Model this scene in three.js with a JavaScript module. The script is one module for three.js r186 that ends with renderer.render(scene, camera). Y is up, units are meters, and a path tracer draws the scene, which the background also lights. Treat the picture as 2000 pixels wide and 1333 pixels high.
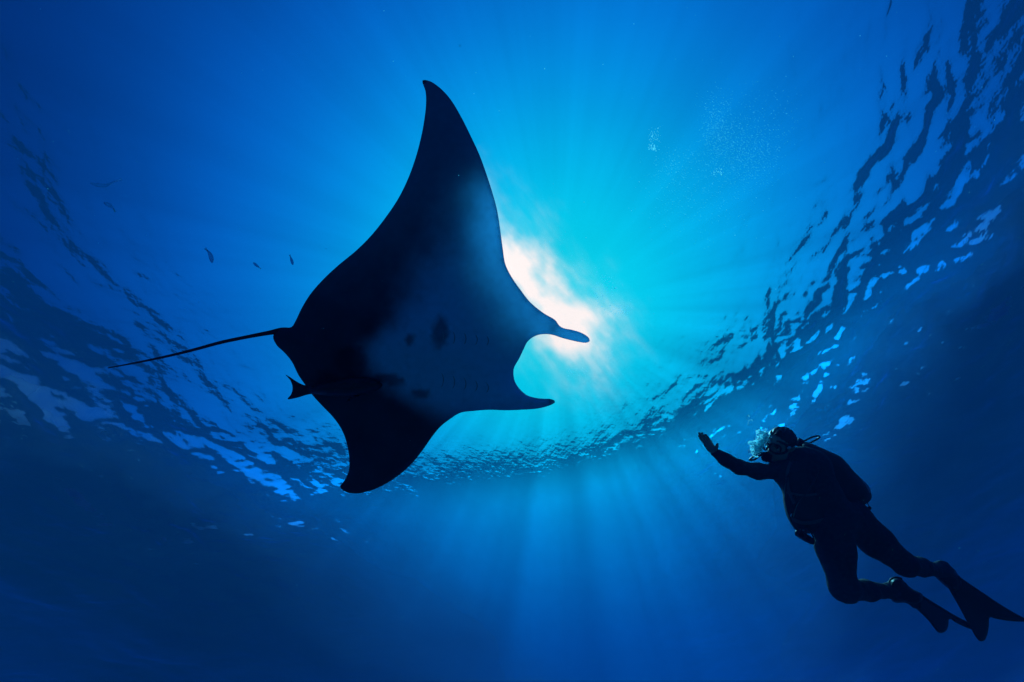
import * as THREE from 'three';
import { mergeGeometries, mergeVertices } from 'three/addons/utils/BufferGeometryUtils.js';
import { MarchingCubes } from 'three/addons/objects/MarchingCubes.js';

/* ------------------------------------------------------------------ camera, sky, sun, exposure */
const scene = new THREE.Scene();
const camera = new THREE.PerspectiveCamera(75, 1024 / 682, 0.05, 3000);
const EYE = new THREE.Vector3(0, 2, 0);            // ten metres under the surface
const SURFACE = 12;
const TILT = 56 * Math.PI / 180, ROLL = -10 * Math.PI / 180;
camera.position.copy(EYE);
camera.rotation.set(TILT, 0, ROLL, 'YXZ');
camera.updateMatrixWorld(true);
scene.add(camera);

const AXES = [0, 1, 2].map((k) => new THREE.Vector3().setFromMatrixColumn(camera.matrixWorld, k));
const FOCAL = 666.5 / Math.tan(37.5 * Math.PI / 180);
// a place in the water: how far right, up and ahead of the eye (photograph pixels, metres ahead)
function place(px, py, z) {
  const x = (px - 1000) / FOCAL * z, y = (666.5 - py) / FOCAL * z;
  return EYE.clone().addScaledVector(AXES[0], x).addScaledVector(AXES[1], y).addScaledVector(AXES[2], -z);
}
const SUN = place(1085, 606, 1).sub(EYE).normalize();

function lattice(seed) {
  const p = new Uint8Array(512); let s = seed >>> 0;
  const rnd = () => ((s = (Math.imul(s, 1664525) + 1013904223) >>> 0) / 4294967296);
  for (let i = 0; i < 256; i++) p[i] = i;
  for (let i = 255; i > 0; i--) { const j = Math.floor(rnd() * (i + 1)); const t = p[i]; p[i] = p[j]; p[j] = t; }
  for (let i = 0; i < 256; i++) p[256 + i] = p[i];
  const G = []; for (let i = 0; i < 16; i++) G.push([Math.cos(i * Math.PI / 8 + 0.2), Math.sin(i * Math.PI / 8 + 0.2)]);
  return (x, y) => {
    const ix = Math.floor(x), iy = Math.floor(y), fx = x - ix, fy = y - iy, X = ix & 255, Y = iy & 255;
    const u = fx * fx * fx * (fx * (fx * 6 - 15) + 10), v = fy * fy * fy * (fy * (fy * 6 - 15) + 10);
    const g = (a, b, dx, dy) => { const q = G[p[p[(X + a) & 255] + ((Y + b) & 255)] & 15]; return q[0] * dx + q[1] * dy; };
    const a = g(0, 0, fx, fy), b = g(1, 0, fx - 1, fy), c = g(0, 1, fx, fy - 1), d = g(1, 1, fx - 1, fy - 1);
    return 1.5 * (a + u * (b - a) + v * (c - a + u * (a - b - c + d)));
  };
}
const n1 = lattice(11), n2 = lattice(29), n3 = lattice(47);
const fbm = (n, x, y, o, gain = 0.5) => { let s = 0, a = 1; for (let i = 0; i < o; i++) { s += a * n(x, y); a *= gain; x = x * 2.03 + 7.1; y = y * 2.03 - 3.7; } return s; };
const { clamp, lerp, smoothstep } = THREE.MathUtils;
function random(seed) { let s = seed >>> 0; return () => { s = (s + 0x6d2b79f5) >>> 0; let t = Math.imul(s ^ (s >>> 15), 1 | s); t = (t + Math.imul(t ^ (t >>> 7), 61 | t)) ^ t; return ((t ^ (t >>> 14)) >>> 0) / 4294967296; }; }

// the sky: a wide pale aureole round a veiled sun with ragged thin cloud before it, blue away from it
function makeSky() {
  const W = 2048, H = 1024, data = new Float32Array(W * H * 4);
  const side = new THREE.Vector3().crossVectors(SUN, new THREE.Vector3(0, 1, 0)).normalize(), over = new THREE.Vector3().crossVectors(side, SUN);
  const knots = [0, 6, 12, 20, 30, 40, 52, 66, 90, 180];
  const red = [0.06, 0.02, 0.008, 0.004, 0.003, 0.002, 0.001, 0.001, 0.001, 0.001];
  const green = [1.2, 1.12, 0.98, 0.7, 0.38, 0.175, 0.058, 0.015, 0.005, 0.004];
  const blue = [1.05, 1.0, 0.98, 0.93, 0.82, 0.59, 0.25, 0.085, 0.06, 0.03];
  const at = (list, a) => { let k = 0; while (k < knots.length - 2 && a > knots[k + 1]) k++; const t = clamp((a - knots[k]) / (knots[k + 1] - knots[k]), 0, 1); return Math.exp(lerp(Math.log(list[k]), Math.log(list[k + 1]), t)); };
  const tables = [red, green, blue].map((l) => { const t = new Float32Array(1801); for (let i = 0; i <= 1800; i++) t[i] = at(l, i / 10); return t; });
  const soft = tables.map((t) => t.map((_, i) => { let s = 0, n = 0; const w = Math.min(40, 6 + i / 6) | 0; for (let j = -w; j <= w; j += 2) { s += t[clamp(i + j, 0, 1800)]; n++; } return s / n; }));
  for (let row = 0; row < H; row++) {
    const up = ((row + 0.5) / H - 0.5) * Math.PI, y = Math.sin(up), c = Math.cos(up);
    for (let col = 0; col < W; col++) {
      const round = ((col + 0.5) / W - 0.5) * 2 * Math.PI, x = Math.cos(round) * c, z = Math.sin(round) * c, o = (row * W + col) * 4;
      data[o + 3] = 1;
      if (y < 0) { data[o] = 0.0005; data[o + 1] = 0.026; data[o + 2] = 0.076; continue; }
      const cos = clamp(x * SUN.x + y * SUN.y + z * SUN.z, -1, 1), a = Math.acos(cos) * 180 / Math.PI, i = Math.min(1800, Math.round(a * 10));
      let r = soft[0][i], g = soft[1][i], b = soft[2][i];
      const s = (x * side.x + y * side.y + z * side.z) * 57.3, t = (x * over.x + y * over.y + z * over.z) * 57.3;   // degrees right of and above the sun
      if (a < 22) {
        const k = clamp(((s + 5.8) * 7 + (t - 12.6) * -16.8) / (49 + 282), 0, 1), off = Math.hypot(s + 5.8 - 7 * k, t - 12.6 + 16.8 * k) + 1.3 * Math.max(0, 0.55 - k) - 0.2 * smoothstep(k, 0.6, 0.95);   // a bright rift in the cloud, drawn out past the sun
        const ragged = fbm(n1, s * 0.2 + 3, t * 0.2, 4), fine = fbm(n2, (s + t * 0.3) * 0.55, t * 0.22 + 9, 5);
        const reach = off - 1.5 * ragged - 0.75 * fine + 0.2;
        const core = Math.pow(1 - smoothstep(reach, -0.2, 6.2), 1.5), gauze = Math.pow(1 - smoothstep(reach - 1.0 * fine, 0, 13), 3.2);
        const mixin = clamp(core * 0.95 + gauze * 0.3, 0, 1);
        r = lerp(r, 9.2, mixin); g = lerp(g, 1.62, mixin); b = lerp(b, 1.1, mixin);
      }
      // water light shafts painted into the sky as beams fanning out from the sun
      const turn = Math.atan2(x * side.x + y * side.y + z * side.z, x * over.x + y * over.y + z * over.z), beams = 1 + smoothstep(a, 6, 20) * lerp(0.06, 0.2, smoothstep(-t, -4, 14)) * fbm(n2, Math.cos(turn) * 7 + 40, Math.sin(turn) * 7 + a * 0.004, 4, 0.62);
      const low = 0.95 * (1 + 7.5 * Math.exp(-((a / 30) ** 2)) * (1 - smoothstep(y, 0.57, 0.664))) * beams;  // added glow in the low sky, standing in for light scattered by the water
      r *= low; g *= low; b *= low;
      const wisp = 1 + 0.07 * fbm(n3, (x / (y + 0.25)) * 3, (z / (y + 0.25)) * 3, 4);
      data[o] = r * wisp; data[o + 1] = g * wisp; data[o + 2] = b * wisp;
    }
  }
  const t = new THREE.DataTexture(data, W, H, THREE.RGBAFormat, THREE.FloatType);
  t.mapping = THREE.EquirectangularReflectionMapping; t.magFilter = THREE.LinearFilter; t.needsUpdate = true;
  return t;
}
scene.background = scene.environment = makeSky();

const sun = new THREE.DirectionalLight(new THREE.Color(1, 0.96, 0.88), 3.6);
sun.name = 'sun'; sun.position.copy(SUN).multiplyScalar(60).add(EYE); sun.target.position.copy(EYE);
sun.castShadow = true; sun.shadow.radius = 1.0; sun.shadow.mapSize.set(4096, 4096);
Object.assign(sun.shadow.camera, { left: -30, right: 30, top: 30, bottom: -30, near: 1, far: 140 });
scene.add(sun, sun.target);

scene.fog = new THREE.FogExp2(new THREE.Color(0.004, 0.2, 1.0), 0.012);   // the water itself: blue, scattering
const renderer = new THREE.WebGLRenderer({ antialias: true });
renderer.setSize(1024, 682);
renderer.shadowMap.enabled = true;
renderer.toneMapping = THREE.LinearToneMapping;
renderer.toneMappingExposure = 1.0;

/* ------------------------------------------------------------------ helpers */
const taken = new Map();
function numbered(name) { const k = taken.get(name) ?? 0; taken.set(name, k + 1); return k ? name + '_' + String(k).padStart(3, '0') : name; }
function tag(o, label, category, group) { o.userData.label = label; o.userData.category = category; if (group) o.userData.group = group; return o; }
function add(name, geometry, material, parent = scene) {
  const m = new THREE.Mesh(geometry, material); m.name = numbered(name); m.castShadow = m.receiveShadow = true; parent.add(m); return m;
}
function thing(name, position, label, category, group) {
  const o = new THREE.Group(); o.name = numbered(name); o.position.copy(position); scene.add(o); return tag(o, label, category, group);
}
function catmull(points, closed, step) {             // resample a polyline of pixels along a smooth curve
  const c = new THREE.CatmullRomCurve3(points.map(([x, y]) => new THREE.Vector3(x, y, 0)), closed, 'centripetal');
  const n = Math.round(c.getLength() / step), out = [];
  c.arcLengthDivisions = 2000; c.updateArcLengths();
  for (let i = 0; i < n; i++) { const p = c.getPointAt(i / (closed ? n : n - 1)); out.push([p.x, p.y]); }
  return out;
}
const V = (x, y, z) => new THREE.Vector3(x, y, z);

/* ------------------------------------------------------------------ the sea surface, seen from below */
// bands of waves, each with its own length (m) and steepness (mean slope); rougher away to the sides than ahead
const BANDS = [[9, 0.03], [4.2, 0.052], [2.1, 0.06], [1.0, 0.07], [0.5, 0.078], [0.25, 0.088]];
function waveHeight(x, z) {
  const wx = x + 0.6 * n3(x * 0.23, z * 0.23), wz = z + 0.6 * n3(x * 0.23 + 31, z * 0.23);
  const gust = (1 - 0.75 * smoothstep(Math.hypot(x, z), 15, 25)) * (0.13 + 1.07 * smoothstep(Math.abs(x + 1) + 2.5 * n3(x * 0.12 + 8.4, z * 0.12 + 2.2), 3, 11));
  let h = 0, i = 0;
  for (const [long, steep] of BANDS) {
    const f = 1 / long, v = (i & 1 ? n2 : n1)(wx * f * 1.25 + i * 17.3, wz * f * 0.7 - i * 5.1), w = n3(wx * f * 0.9 - i * 11.3, wz * f * 1.2 + i * 3.7);
    const crest = i > 1 ? 0.55 * (1 - 2 * Math.abs(v)) + 0.35 * v : 0.9 * v;
    h += steep * long * 0.62 * (crest + 0.45 * w) * (i ? gust : 1); i++;
  }
  return h;
}
function makeSurface() {
  const N = 900, pos = new Float32Array(N * N * 3), uv = new Float32Array(N * N * 2), index = [];
  const spread = (t) => { const s = t * 2 - 1; return 19 * s + 280 * Math.pow(Math.abs(s), 6) * Math.sign(s); };
  for (let j = 0; j < N; j++) for (let i = 0; i < N; i++) {
    const k = j * N + i, x = spread(i / (N - 1)), z = spread(j / (N - 1)) - 12;
    pos[k * 3] = x; pos[k * 3 + 1] = waveHeight(x, z); pos[k * 3 + 2] = z;
    uv[k * 2] = x; uv[k * 2 + 1] = z;
    if (i < N - 1 && j < N - 1) index.push(k, k + N, k + 1, k + 1, k + N, k + N + 1);
  }
  const g = new THREE.BufferGeometry();
  g.setAttribute('position', new THREE.BufferAttribute(pos, 3)); g.setAttribute('uv', new THREE.BufferAttribute(uv, 2)); g.setIndex(index);
  g.computeVertexNormals();
  return g;
}
// the finest ripples, a repeating sheet of 5 m
function makeRipples() {
  const N = 1024, rnd = random(31), waves = [], px = new Uint8Array(N * N * 4), sin = new Float32Array(N), rms = 0.019;
  for (let i = 0; i < N; i++) sin[i] = Math.cos(i / N * Math.PI * 2);
  for (let i = 0; i < 70; i++) { const k = 16 * Math.pow(6, rnd()), a = (rnd() - 0.5) * 2.6 + (rnd() < 0.3 ? 1.2 : 0.2); waves.push([Math.round(k * Math.cos(a)), Math.round(k * Math.sin(a)), Math.floor(rnd() * N)]); }
  const s = rms / Math.sqrt(waves.length / 4);
  for (let j = 0; j < N; j++) for (let i = 0; i < N; i++) {
    let sx = 0, sy = 0; for (const [a, b, p] of waves) { const c = sin[((a * i + b * j + p) % N + N) % N], l = Math.hypot(a, b); sx += c * a / l; sy += c * b / l; }
    const x = -sx * s, y = -sy * s, n = 1 / Math.hypot(x, y, 1), o = (j * N + i) * 4;
    px[o] = 127.5 + 127.5 * x * n; px[o + 1] = 127.5 + 127.5 * y * n; px[o + 2] = 127.5 + 127.5 * n; px[o + 3] = 255;
  }
  const t = new THREE.DataTexture(px, N, N); t.wrapS = t.wrapT = THREE.RepeatWrapping; t.repeat.set(0.2, 0.2); t.magFilter = THREE.LinearFilter; t.needsUpdate = true; return t;
}
const water = new THREE.MeshPhysicalMaterial({ name: 'sea water surface', color: new THREE.Color(0.14, 0.72, 1.0), roughness: 0.06, metalness: 0, transmission: 1, thickness: 0, ior: 0.75, specularIntensity: 0.85, normalMap: makeRipples() });
water.ior = 0.75;
{
  const s = add('water_surface', makeSurface(), water);
  s.position.y = SURFACE; s.userData.kind = 'structure'; s.userData.label = 'rippled sea surface seen from below, bright overhead and dark beyond';
}

// added foam sheet that blocks the sun to either side of an open lane
{
  const N = 1024, SIDE = 72, cx = 0, cz = -16, px = new Uint8Array(N * N * 4), az = Math.atan2(SUN.x, -SUN.z);
  for (let j = 0; j < N; j++) for (let i = 0; i < N; i++) {
    const x = cx + (i / N - 0.5) * SIDE, z = cz + (j / N - 0.5) * SIDE, f = x * Math.sin(az) - z * Math.cos(az), l = x * Math.cos(az) + z * Math.sin(az), o = (j * N + i) * 4;
    const lace = fbm(n2, x * 0.5, z * 0.5, 5, 0.6), drift = fbm(n1, l * 0.16, f * 0.09 + 3, 3);
    const beside = smoothstep(Math.abs(l + 2) + 2 * drift, 3.5, 15);
    const v = beside * smoothstep(Math.hypot(x, z) + 1.2 * lace, 12.2, 17) * clamp(0.97 + 0.03 * lace, 0, 1) * (1 - smoothstep(Math.max(Math.abs(x - cx), Math.abs(z - cz)), SIDE * 0.42, SIDE * 0.5));
    px[o] = px[o + 1] = px[o + 2] = Math.round(255 * v); px[o + 3] = 255;
  }
  const t = new THREE.DataTexture(px, N, N); t.magFilter = THREE.LinearFilter; t.needsUpdate = true;
  const g = new THREE.PlaneGeometry(SIDE, SIDE, 180, 180), p = g.attributes.position;
  for (let k = 0; k < p.count; k++) { const x = p.getX(k) + cx, z = p.getY(k) + cz; p.setXYZ(k, x, SURFACE + waveHeight(x, z) + 0.06, z); }
  g.computeVertexNormals();
  const m = add('added_shade_foam', g, new THREE.MeshStandardMaterial({ name: 'added shading foam', color: new THREE.Color(0.75, 0.77, 0.78), roughness: 0.95, alphaMap: t, transparent: true, side: THREE.DoubleSide }));
  m.userData.kind = 'stuff'; tag(m, 'added foam sheet on the sea surface, shading the water to either side', 'foam');
}

/* ------------------------------------------------------------------ the manta ray */
const RAY_OUTLINE = [
  [825, 157], [831, 179], [832, 201], [829, 231], [822, 269], [811, 310], [796, 351], [777, 389], [755, 422], [725, 460], [695, 490], [661, 518], [631, 546], [605, 576], [588, 604], [577, 627],
  [569, 639], [552, 641], [538, 647], [533, 659], [541, 676], [553, 687], [569, 706], [582, 732], [592, 747], [609, 771], [627, 791], [650, 815], [665, 836], [674, 856], [679, 875], [682, 897], [681, 920], [674, 937],
  [664, 951], [669, 958], [680, 963], [702, 964], [729, 957], [759, 942], [785, 924], [807, 903], [826, 879], [845, 852], [860, 834], [879, 819], [899, 807], [927, 803], [957, 801], [987, 802], [1017, 801], [1047, 799],
  [1066, 795], [1079, 790], [1085, 785], [1077, 780], [1059, 779], [1044, 777], [1029, 772], [1016, 761], [1006, 746], [1003, 731], [1004, 719], [1014, 701], [1023, 682], [1031, 667], [1047, 656], [1066, 653], [1081, 655],
  [1096, 660], [1115, 665], [1134, 669], [1145, 670], [1152, 667], [1150, 660], [1137, 651], [1119, 645], [1100, 641], [1092, 636], [1085, 626], [1062, 612], [1036, 591], [1017, 567], [999, 541], [987, 516], [982, 486], [977, 449],
  [971, 411], [961, 374], [950, 340], [937, 304], [920, 267], [901, 229], [882, 197], [867, 179], [852, 166], [838, 158],
];
function delaunay(points) {
  const xs = points.map((p) => p[0]), ys = points.map((p) => p[1]), n = points.length;
  const pts = [...points, [-20000, -20000], [24000, -20000], [0, 40000]];
  const circle = (a, b, c) => {
    const [ax, ay] = pts[a], [bx, by] = pts[b], [cx, cy] = pts[c], d = 2 * (ax * (by - cy) + bx * (cy - ay) + cx * (ay - by));
    const x = ((ax * ax + ay * ay) * (by - cy) + (bx * bx + by * by) * (cy - ay) + (cx * cx + cy * cy) * (ay - by)) / d;
    const y = ((ax * ax + ay * ay) * (cx - bx) + (bx * bx + by * by) * (ax - cx) + (cx * cx + cy * cy) * (bx - ax)) / d;
    return { a, b, c, x, y, r: (ax - x) ** 2 + (ay - y) ** 2 };
  };
  const order = [...points.keys()].sort((i, j) => xs[i] - xs[j]);
  let open = [circle(n, n + 1, n + 2)]; const done = [];
  for (const i of order) {
    const edges = new Map(), keep = [];
    for (const t of open) {
      const dx = xs[i] - t.x;
      if (dx > 0 && dx * dx > t.r) { done.push(t); continue; }
      if (dx * dx + (ys[i] - t.y) ** 2 >= t.r) { keep.push(t); continue; }
      for (const [p, q] of [[t.a, t.b], [t.b, t.c], [t.c, t.a]]) { const key = Math.min(p, q) + ',' + Math.max(p, q); edges.has(key) ? edges.set(key, null) : edges.set(key, [p, q]); }
    }
    for (const e of edges.values()) if (e) keep.push(circle(e[0], e[1], i));
    open = keep;
  }
  return [...done, ...open].filter((t) => t.a < n && t.b < n && t.c < n).map((t) => [t.a, t.b, t.c]);
}
function inside(poly, x, y) {
  let r = false;
  for (let i = 0, j = poly.length - 1; i < poly.length; j = i++) { const [xi, yi] = poly[i], [xj, yj] = poly[j]; if ((yi > y) !== (yj > y) && x < (xj - xi) * (y - yi) / (yj - yi) + xi) r = !r; }
  return r;
}
function toEdge(poly, x, y) {
  let best = 1e9;
  for (let i = 0, j = poly.length - 1; i < poly.length; j = i++) {
    const [ax, ay] = poly[j], bx = poly[i][0] - ax, by = poly[i][1] - ay, t = clamp(((x - ax) * bx + (y - ay) * by) / (bx * bx + by * by + 1e-9), 0, 1);
    const d = (x - ax - t * bx) ** 2 + (y - ay - t * by) ** 2; if (d < best) best = d;
  }
  return Math.sqrt(best);
}
// metres ahead of the eye of the ray's middle sheet: banked, the low wing swept up and away
function rayDepth(px, py) {
  const y = (690 - py) / FOCAL, w = Math.max(0, -(y + 0.08));
  return 5.0 * (1 - 0.3 * y + 0.35 * w * w * 4 + 0.22 * Math.max(0, y - 0.3) ** 2 * 4 - 0.05 * (px - 800) / FOCAL);
}
// half thickness in metres
function rayHalf(px, py, d) {
  const mid = 655 + (px - 560) * 0.13, across = (py - mid) / 110, along = (px - 800) / 190;
  const trunk = Math.exp(-across * across * 0.7 - along * along * 0.8);
  const wing = 0.045 + 0.035 * Math.exp(-(((py - 690) / 260) ** 2));
  return wing * (1 - Math.exp(-d / 16)) + 0.3 * trunk * (1 - Math.exp(-d / 55));
}
function blot(px, py, cx, cy, rx, ry, turn = 0) { const c = Math.cos(turn), s = Math.sin(turn), x = ((px - cx) * c + (py - cy) * s) / rx, y = (-(px - cx) * s + (py - cy) * c) / ry; return Math.hypot(x, y); }
function bellyColor(px, py) {
  const nz = 0.5 * fbm(n1, px * 0.018, py * 0.018, 4), fine = fbm(n3, px * 0.09, py * 0.09, 3);
  // pale middle, sun glow painted in at the front, dark hind margins and wing tips
  const hind = [[150, 960], [300, 895], [470, 825], [560, 775], [620, 750], [670, 706], [700, 690], [740, 716], [800, 800], [860, 890], [980, 1000]];   // where the pale belly starts, going forward
  let k = 0; while (k < hind.length - 2 && py > hind[k + 1][0]) k++;
  const edge = lerp(hind[k][1], hind[k + 1][1], clamp((py - hind[k][0]) / (hind[k + 1][0] - hind[k][0]), 0, 1));
  const wide = 62 + Math.abs(py - 690) * 0.28;
  let pale = smoothstep(px + nz * 30, edge - wide * 0.3, edge + wide);
  pale *= (1 - smoothstep(690 - py + nz * 40, 300, 470) * 0.6) * (1 - smoothstep(py - 690 + nz * 30, 80, 170) * 0.8);
  pale *= lerp(0.85, 1, smoothstep(px + (690 - py) * 0.12, 760, 1000));  // belly brightened towards the sunward head, glow put into the colour
  const spots = [[859, 650, 17, 34, 0.12], [800, 663, 10, 13, 0], [821, 769, 19, 11, 0.2], [760, 741, 32, 12, 0.15], [684, 706, 38, 33, 0], [640, 745, 26, 22, 0.5]];
  let dark = 0; for (const [x, y, rx, ry, t] of spots) dark = Math.max(dark, 1 - smoothstep(blot(px, py, x, y, rx, ry, t) + fine * 0.14, 0.66, 1.16));
  const v = lerp(0.07 + 0.2 * smoothstep(690 - py + nz * 30, 40, 330) + 0.03 * nz, 0.92, pale) * (1 + 0.1 * fine) * (1 - 0.62 * dark);
  return [v * 0.42, v * 0.86, v * 1.06];
}
// distance (pixels) behind the leading edge of the high wing and the head, where sun glow is painted into both skins
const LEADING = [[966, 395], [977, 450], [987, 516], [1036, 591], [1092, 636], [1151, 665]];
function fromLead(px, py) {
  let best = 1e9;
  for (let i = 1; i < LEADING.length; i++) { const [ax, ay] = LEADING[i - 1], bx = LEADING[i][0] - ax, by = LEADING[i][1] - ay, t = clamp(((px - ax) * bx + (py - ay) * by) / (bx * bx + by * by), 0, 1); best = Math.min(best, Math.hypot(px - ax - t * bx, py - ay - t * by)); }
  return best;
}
function makeRay() {
  const origin = place(800, 690, rayDepth(800, 690));
  const ray = thing('manta_ray', origin, 'huge dark manta ray gliding overhead with wings spread, seen from below', 'manta ray');
  const edge = catmull(RAY_OUTLINE, true, 5), pts = edge.slice(), nb = edge.length, rnd = random(5), S = 9;
  for (let y = 150; y < 970; y += S * 0.866) for (let x = 520 + (Math.round(y / (S * 0.866)) % 2) * S / 2; x < 1160; x += S) {
    const qx = x + (rnd() - 0.5) * 1.5, qy = y + (rnd() - 0.5) * 1.5;
    if (inside(edge, qx, qy) && toEdge(edge, qx, qy) > 4.2) pts.push([qx, qy]);
  }
  const tris = delaunay(pts).filter(([a, b, c]) => inside(edge, (pts[a][0] + pts[b][0] + pts[c][0]) / 3, (pts[a][1] + pts[b][1] + pts[c][1]) / 3));
  const n = pts.length, pos = [], col = [], uv = [], index = [];
  for (let s = 0; s < 2; s++) for (let i = 0; i < n; i++) {
    const [x, y] = pts[i], d = i < nb ? 0 : toEdge(edge, x, y), h = rayHalf(x, y, d), z = rayDepth(x, y) + (s ? h * 1.15 : -h);
    const p = place(x, y, z).sub(origin); pos.push(p.x, p.y, p.z);
    // the silhouette keeps the same rays, so the far side is a little larger: true for a thick animal
    const lead = fromLead(x, y) * (1 + 0.2 * fbm(n2, x * 0.02, y * 0.02, 3)), flare = Math.exp(-((lead / 85) ** 2));
    uv.push(0.72 * flare, 0.5);  // translucency follows the painted glow, not the real thickness
    if (s) { const v = lerp(0.03, 0.85, flare) * (1 + 0.2 * fbm(n2, x * 0.02, y * 0.02, 3)); col.push(v * 0.25, v * 0.78, v * 1.1); } else col.push(...bellyColor(x, y));  // back paled along the leading edge, standing in for sun flare
  }
  const under = (i) => i, upper = (i) => (i < nb ? i : n + i);
  for (const [a, b, c] of tris) {
    const cw = (pts[b][0] - pts[a][0]) * (pts[c][1] - pts[a][1]) - (pts[b][1] - pts[a][1]) * (pts[c][0] - pts[a][0]) > 0;
    const [p, q, r] = cw ? [a, c, b] : [a, b, c];
    index.push(under(p), under(q), under(r), upper(p), upper(r), upper(q));
  }
  const g = new THREE.BufferGeometry();
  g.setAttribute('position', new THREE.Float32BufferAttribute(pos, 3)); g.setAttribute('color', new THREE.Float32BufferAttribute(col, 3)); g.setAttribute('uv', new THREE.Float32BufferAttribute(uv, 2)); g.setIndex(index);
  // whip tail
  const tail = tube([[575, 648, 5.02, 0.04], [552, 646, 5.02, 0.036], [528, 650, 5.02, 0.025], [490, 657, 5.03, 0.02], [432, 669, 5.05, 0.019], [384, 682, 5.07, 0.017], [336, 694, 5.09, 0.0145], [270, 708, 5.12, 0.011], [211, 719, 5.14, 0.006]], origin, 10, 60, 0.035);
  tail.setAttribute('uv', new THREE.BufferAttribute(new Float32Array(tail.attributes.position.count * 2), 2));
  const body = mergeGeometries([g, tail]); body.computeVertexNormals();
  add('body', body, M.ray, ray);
  for (const [x, y, side] of [[1078, 640, -1], [1012, 793, 1]]) {
    const e = new THREE.SphereGeometry(0.032, 20, 14); e.scale(1, 1, 1);
    const m = add('eye', e, M.eye, ray); m.position.copy(place(x, y, rayDepth(x, y) + 0.015).sub(origin));
  }
  // five gill slits to each side of the throat
  for (const side of [-1, 1]) for (let i = 0; i < 5; i++) {
    const x = 862 + i * 22, mid = 655 + (x - 560) * 0.13 + 6, y = mid + side * (42 + i * 1), list = [];
    for (let k = 0; k <= 4; k++) { const u = k / 2 - 1, px = x + 7 * (1 - u * u) - 3, py = y + side * (19 - i * 1.6) * u; list.push([px, py, rayDepth(px, py) - rayHalf(px, py, toEdge(edge, px, py)) + 0.003, 0.0065 * (1.02 - u * u)]); }
    add('gill_slit', tube(list, origin, 8, 16, 0.4), M.gill, ray);
  }
  return ray;
}
function cleaned(g) { const k = new THREE.BufferGeometry(); k.setAttribute('position', g.attributes.position); k.setAttribute('color', g.attributes.color); k.setIndex(g.index); return k; }
// a tapered tube through places given as pixel, pixel, metres ahead, radius
function tube(list, origin, sides, steps, shade) {
  const curve = new THREE.CatmullRomCurve3(list.map(([x, y, z]) => place(x, y, z).sub(origin)), false, 'centripetal'), pos = [], col = [], index = [];
  const lens = [0]; for (let i = 1; i < list.length; i++) lens.push(lens[i - 1] + Math.hypot(list[i][0] - list[i - 1][0], list[i][1] - list[i - 1][1]));
  const f = curve.computeFrenetFrames(steps, false);
  for (let i = 0; i <= steps; i++) {
    const t = i / steps, p = curve.getPointAt(t), L = t * lens[lens.length - 1]; let k = 0; while (k < lens.length - 2 && L > lens[k + 1]) k++;
    const r = lerp(list[k][3], list[k + 1][3], clamp((L - lens[k]) / (lens[k + 1] - lens[k]), 0, 1));
    for (let j = 0; j < sides; j++) { const a = j / sides * Math.PI * 2, q = p.clone().addScaledVector(f.normals[i], r * Math.cos(a)).addScaledVector(f.binormals[i], r * Math.sin(a)); pos.push(q.x, q.y, q.z); col.push(shade, shade, shade); }
    if (i) for (let j = 0; j < sides; j++) { const a = (i - 1) * sides + j, b = (i - 1) * sides + (j + 1) % sides; index.push(a, b, a + sides, b, b + sides, a + sides); }
  }
  for (const [end, flip] of [[0, 1], [steps, 0]]) { const c = pos.length / 3, p = curve.getPointAt(end / steps); pos.push(p.x, p.y, p.z); col.push(shade, shade, shade); for (let j = 0; j < sides; j++) { const a = end * sides + j, b = end * sides + (j + 1) % sides; flip ? index.push(c, b, a) : index.push(c, a, b); } }
  const g = new THREE.BufferGeometry(); g.setAttribute('position', new THREE.Float32BufferAttribute(pos, 3)); g.setAttribute('color', new THREE.Float32BufferAttribute(col, 3)); g.setIndex(index); g.computeVertexNormals();
  const k = cleaned(g); return k;
}
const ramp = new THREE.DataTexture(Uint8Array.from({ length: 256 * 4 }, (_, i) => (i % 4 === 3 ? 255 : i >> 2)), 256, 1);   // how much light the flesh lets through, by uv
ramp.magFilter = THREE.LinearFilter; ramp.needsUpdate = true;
const M = {
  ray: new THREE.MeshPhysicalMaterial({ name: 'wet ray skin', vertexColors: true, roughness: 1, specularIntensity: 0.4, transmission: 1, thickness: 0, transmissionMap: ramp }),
  gill: new THREE.MeshStandardMaterial({ name: 'gill skin', color: new THREE.Color(0.5, 0.95, 1), vertexColors: true, roughness: 0.9 }),
  eye: new THREE.MeshPhysicalMaterial({ name: 'eye', color: 0x08080a, roughness: 0.15 }),
};
makeRay();

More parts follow.
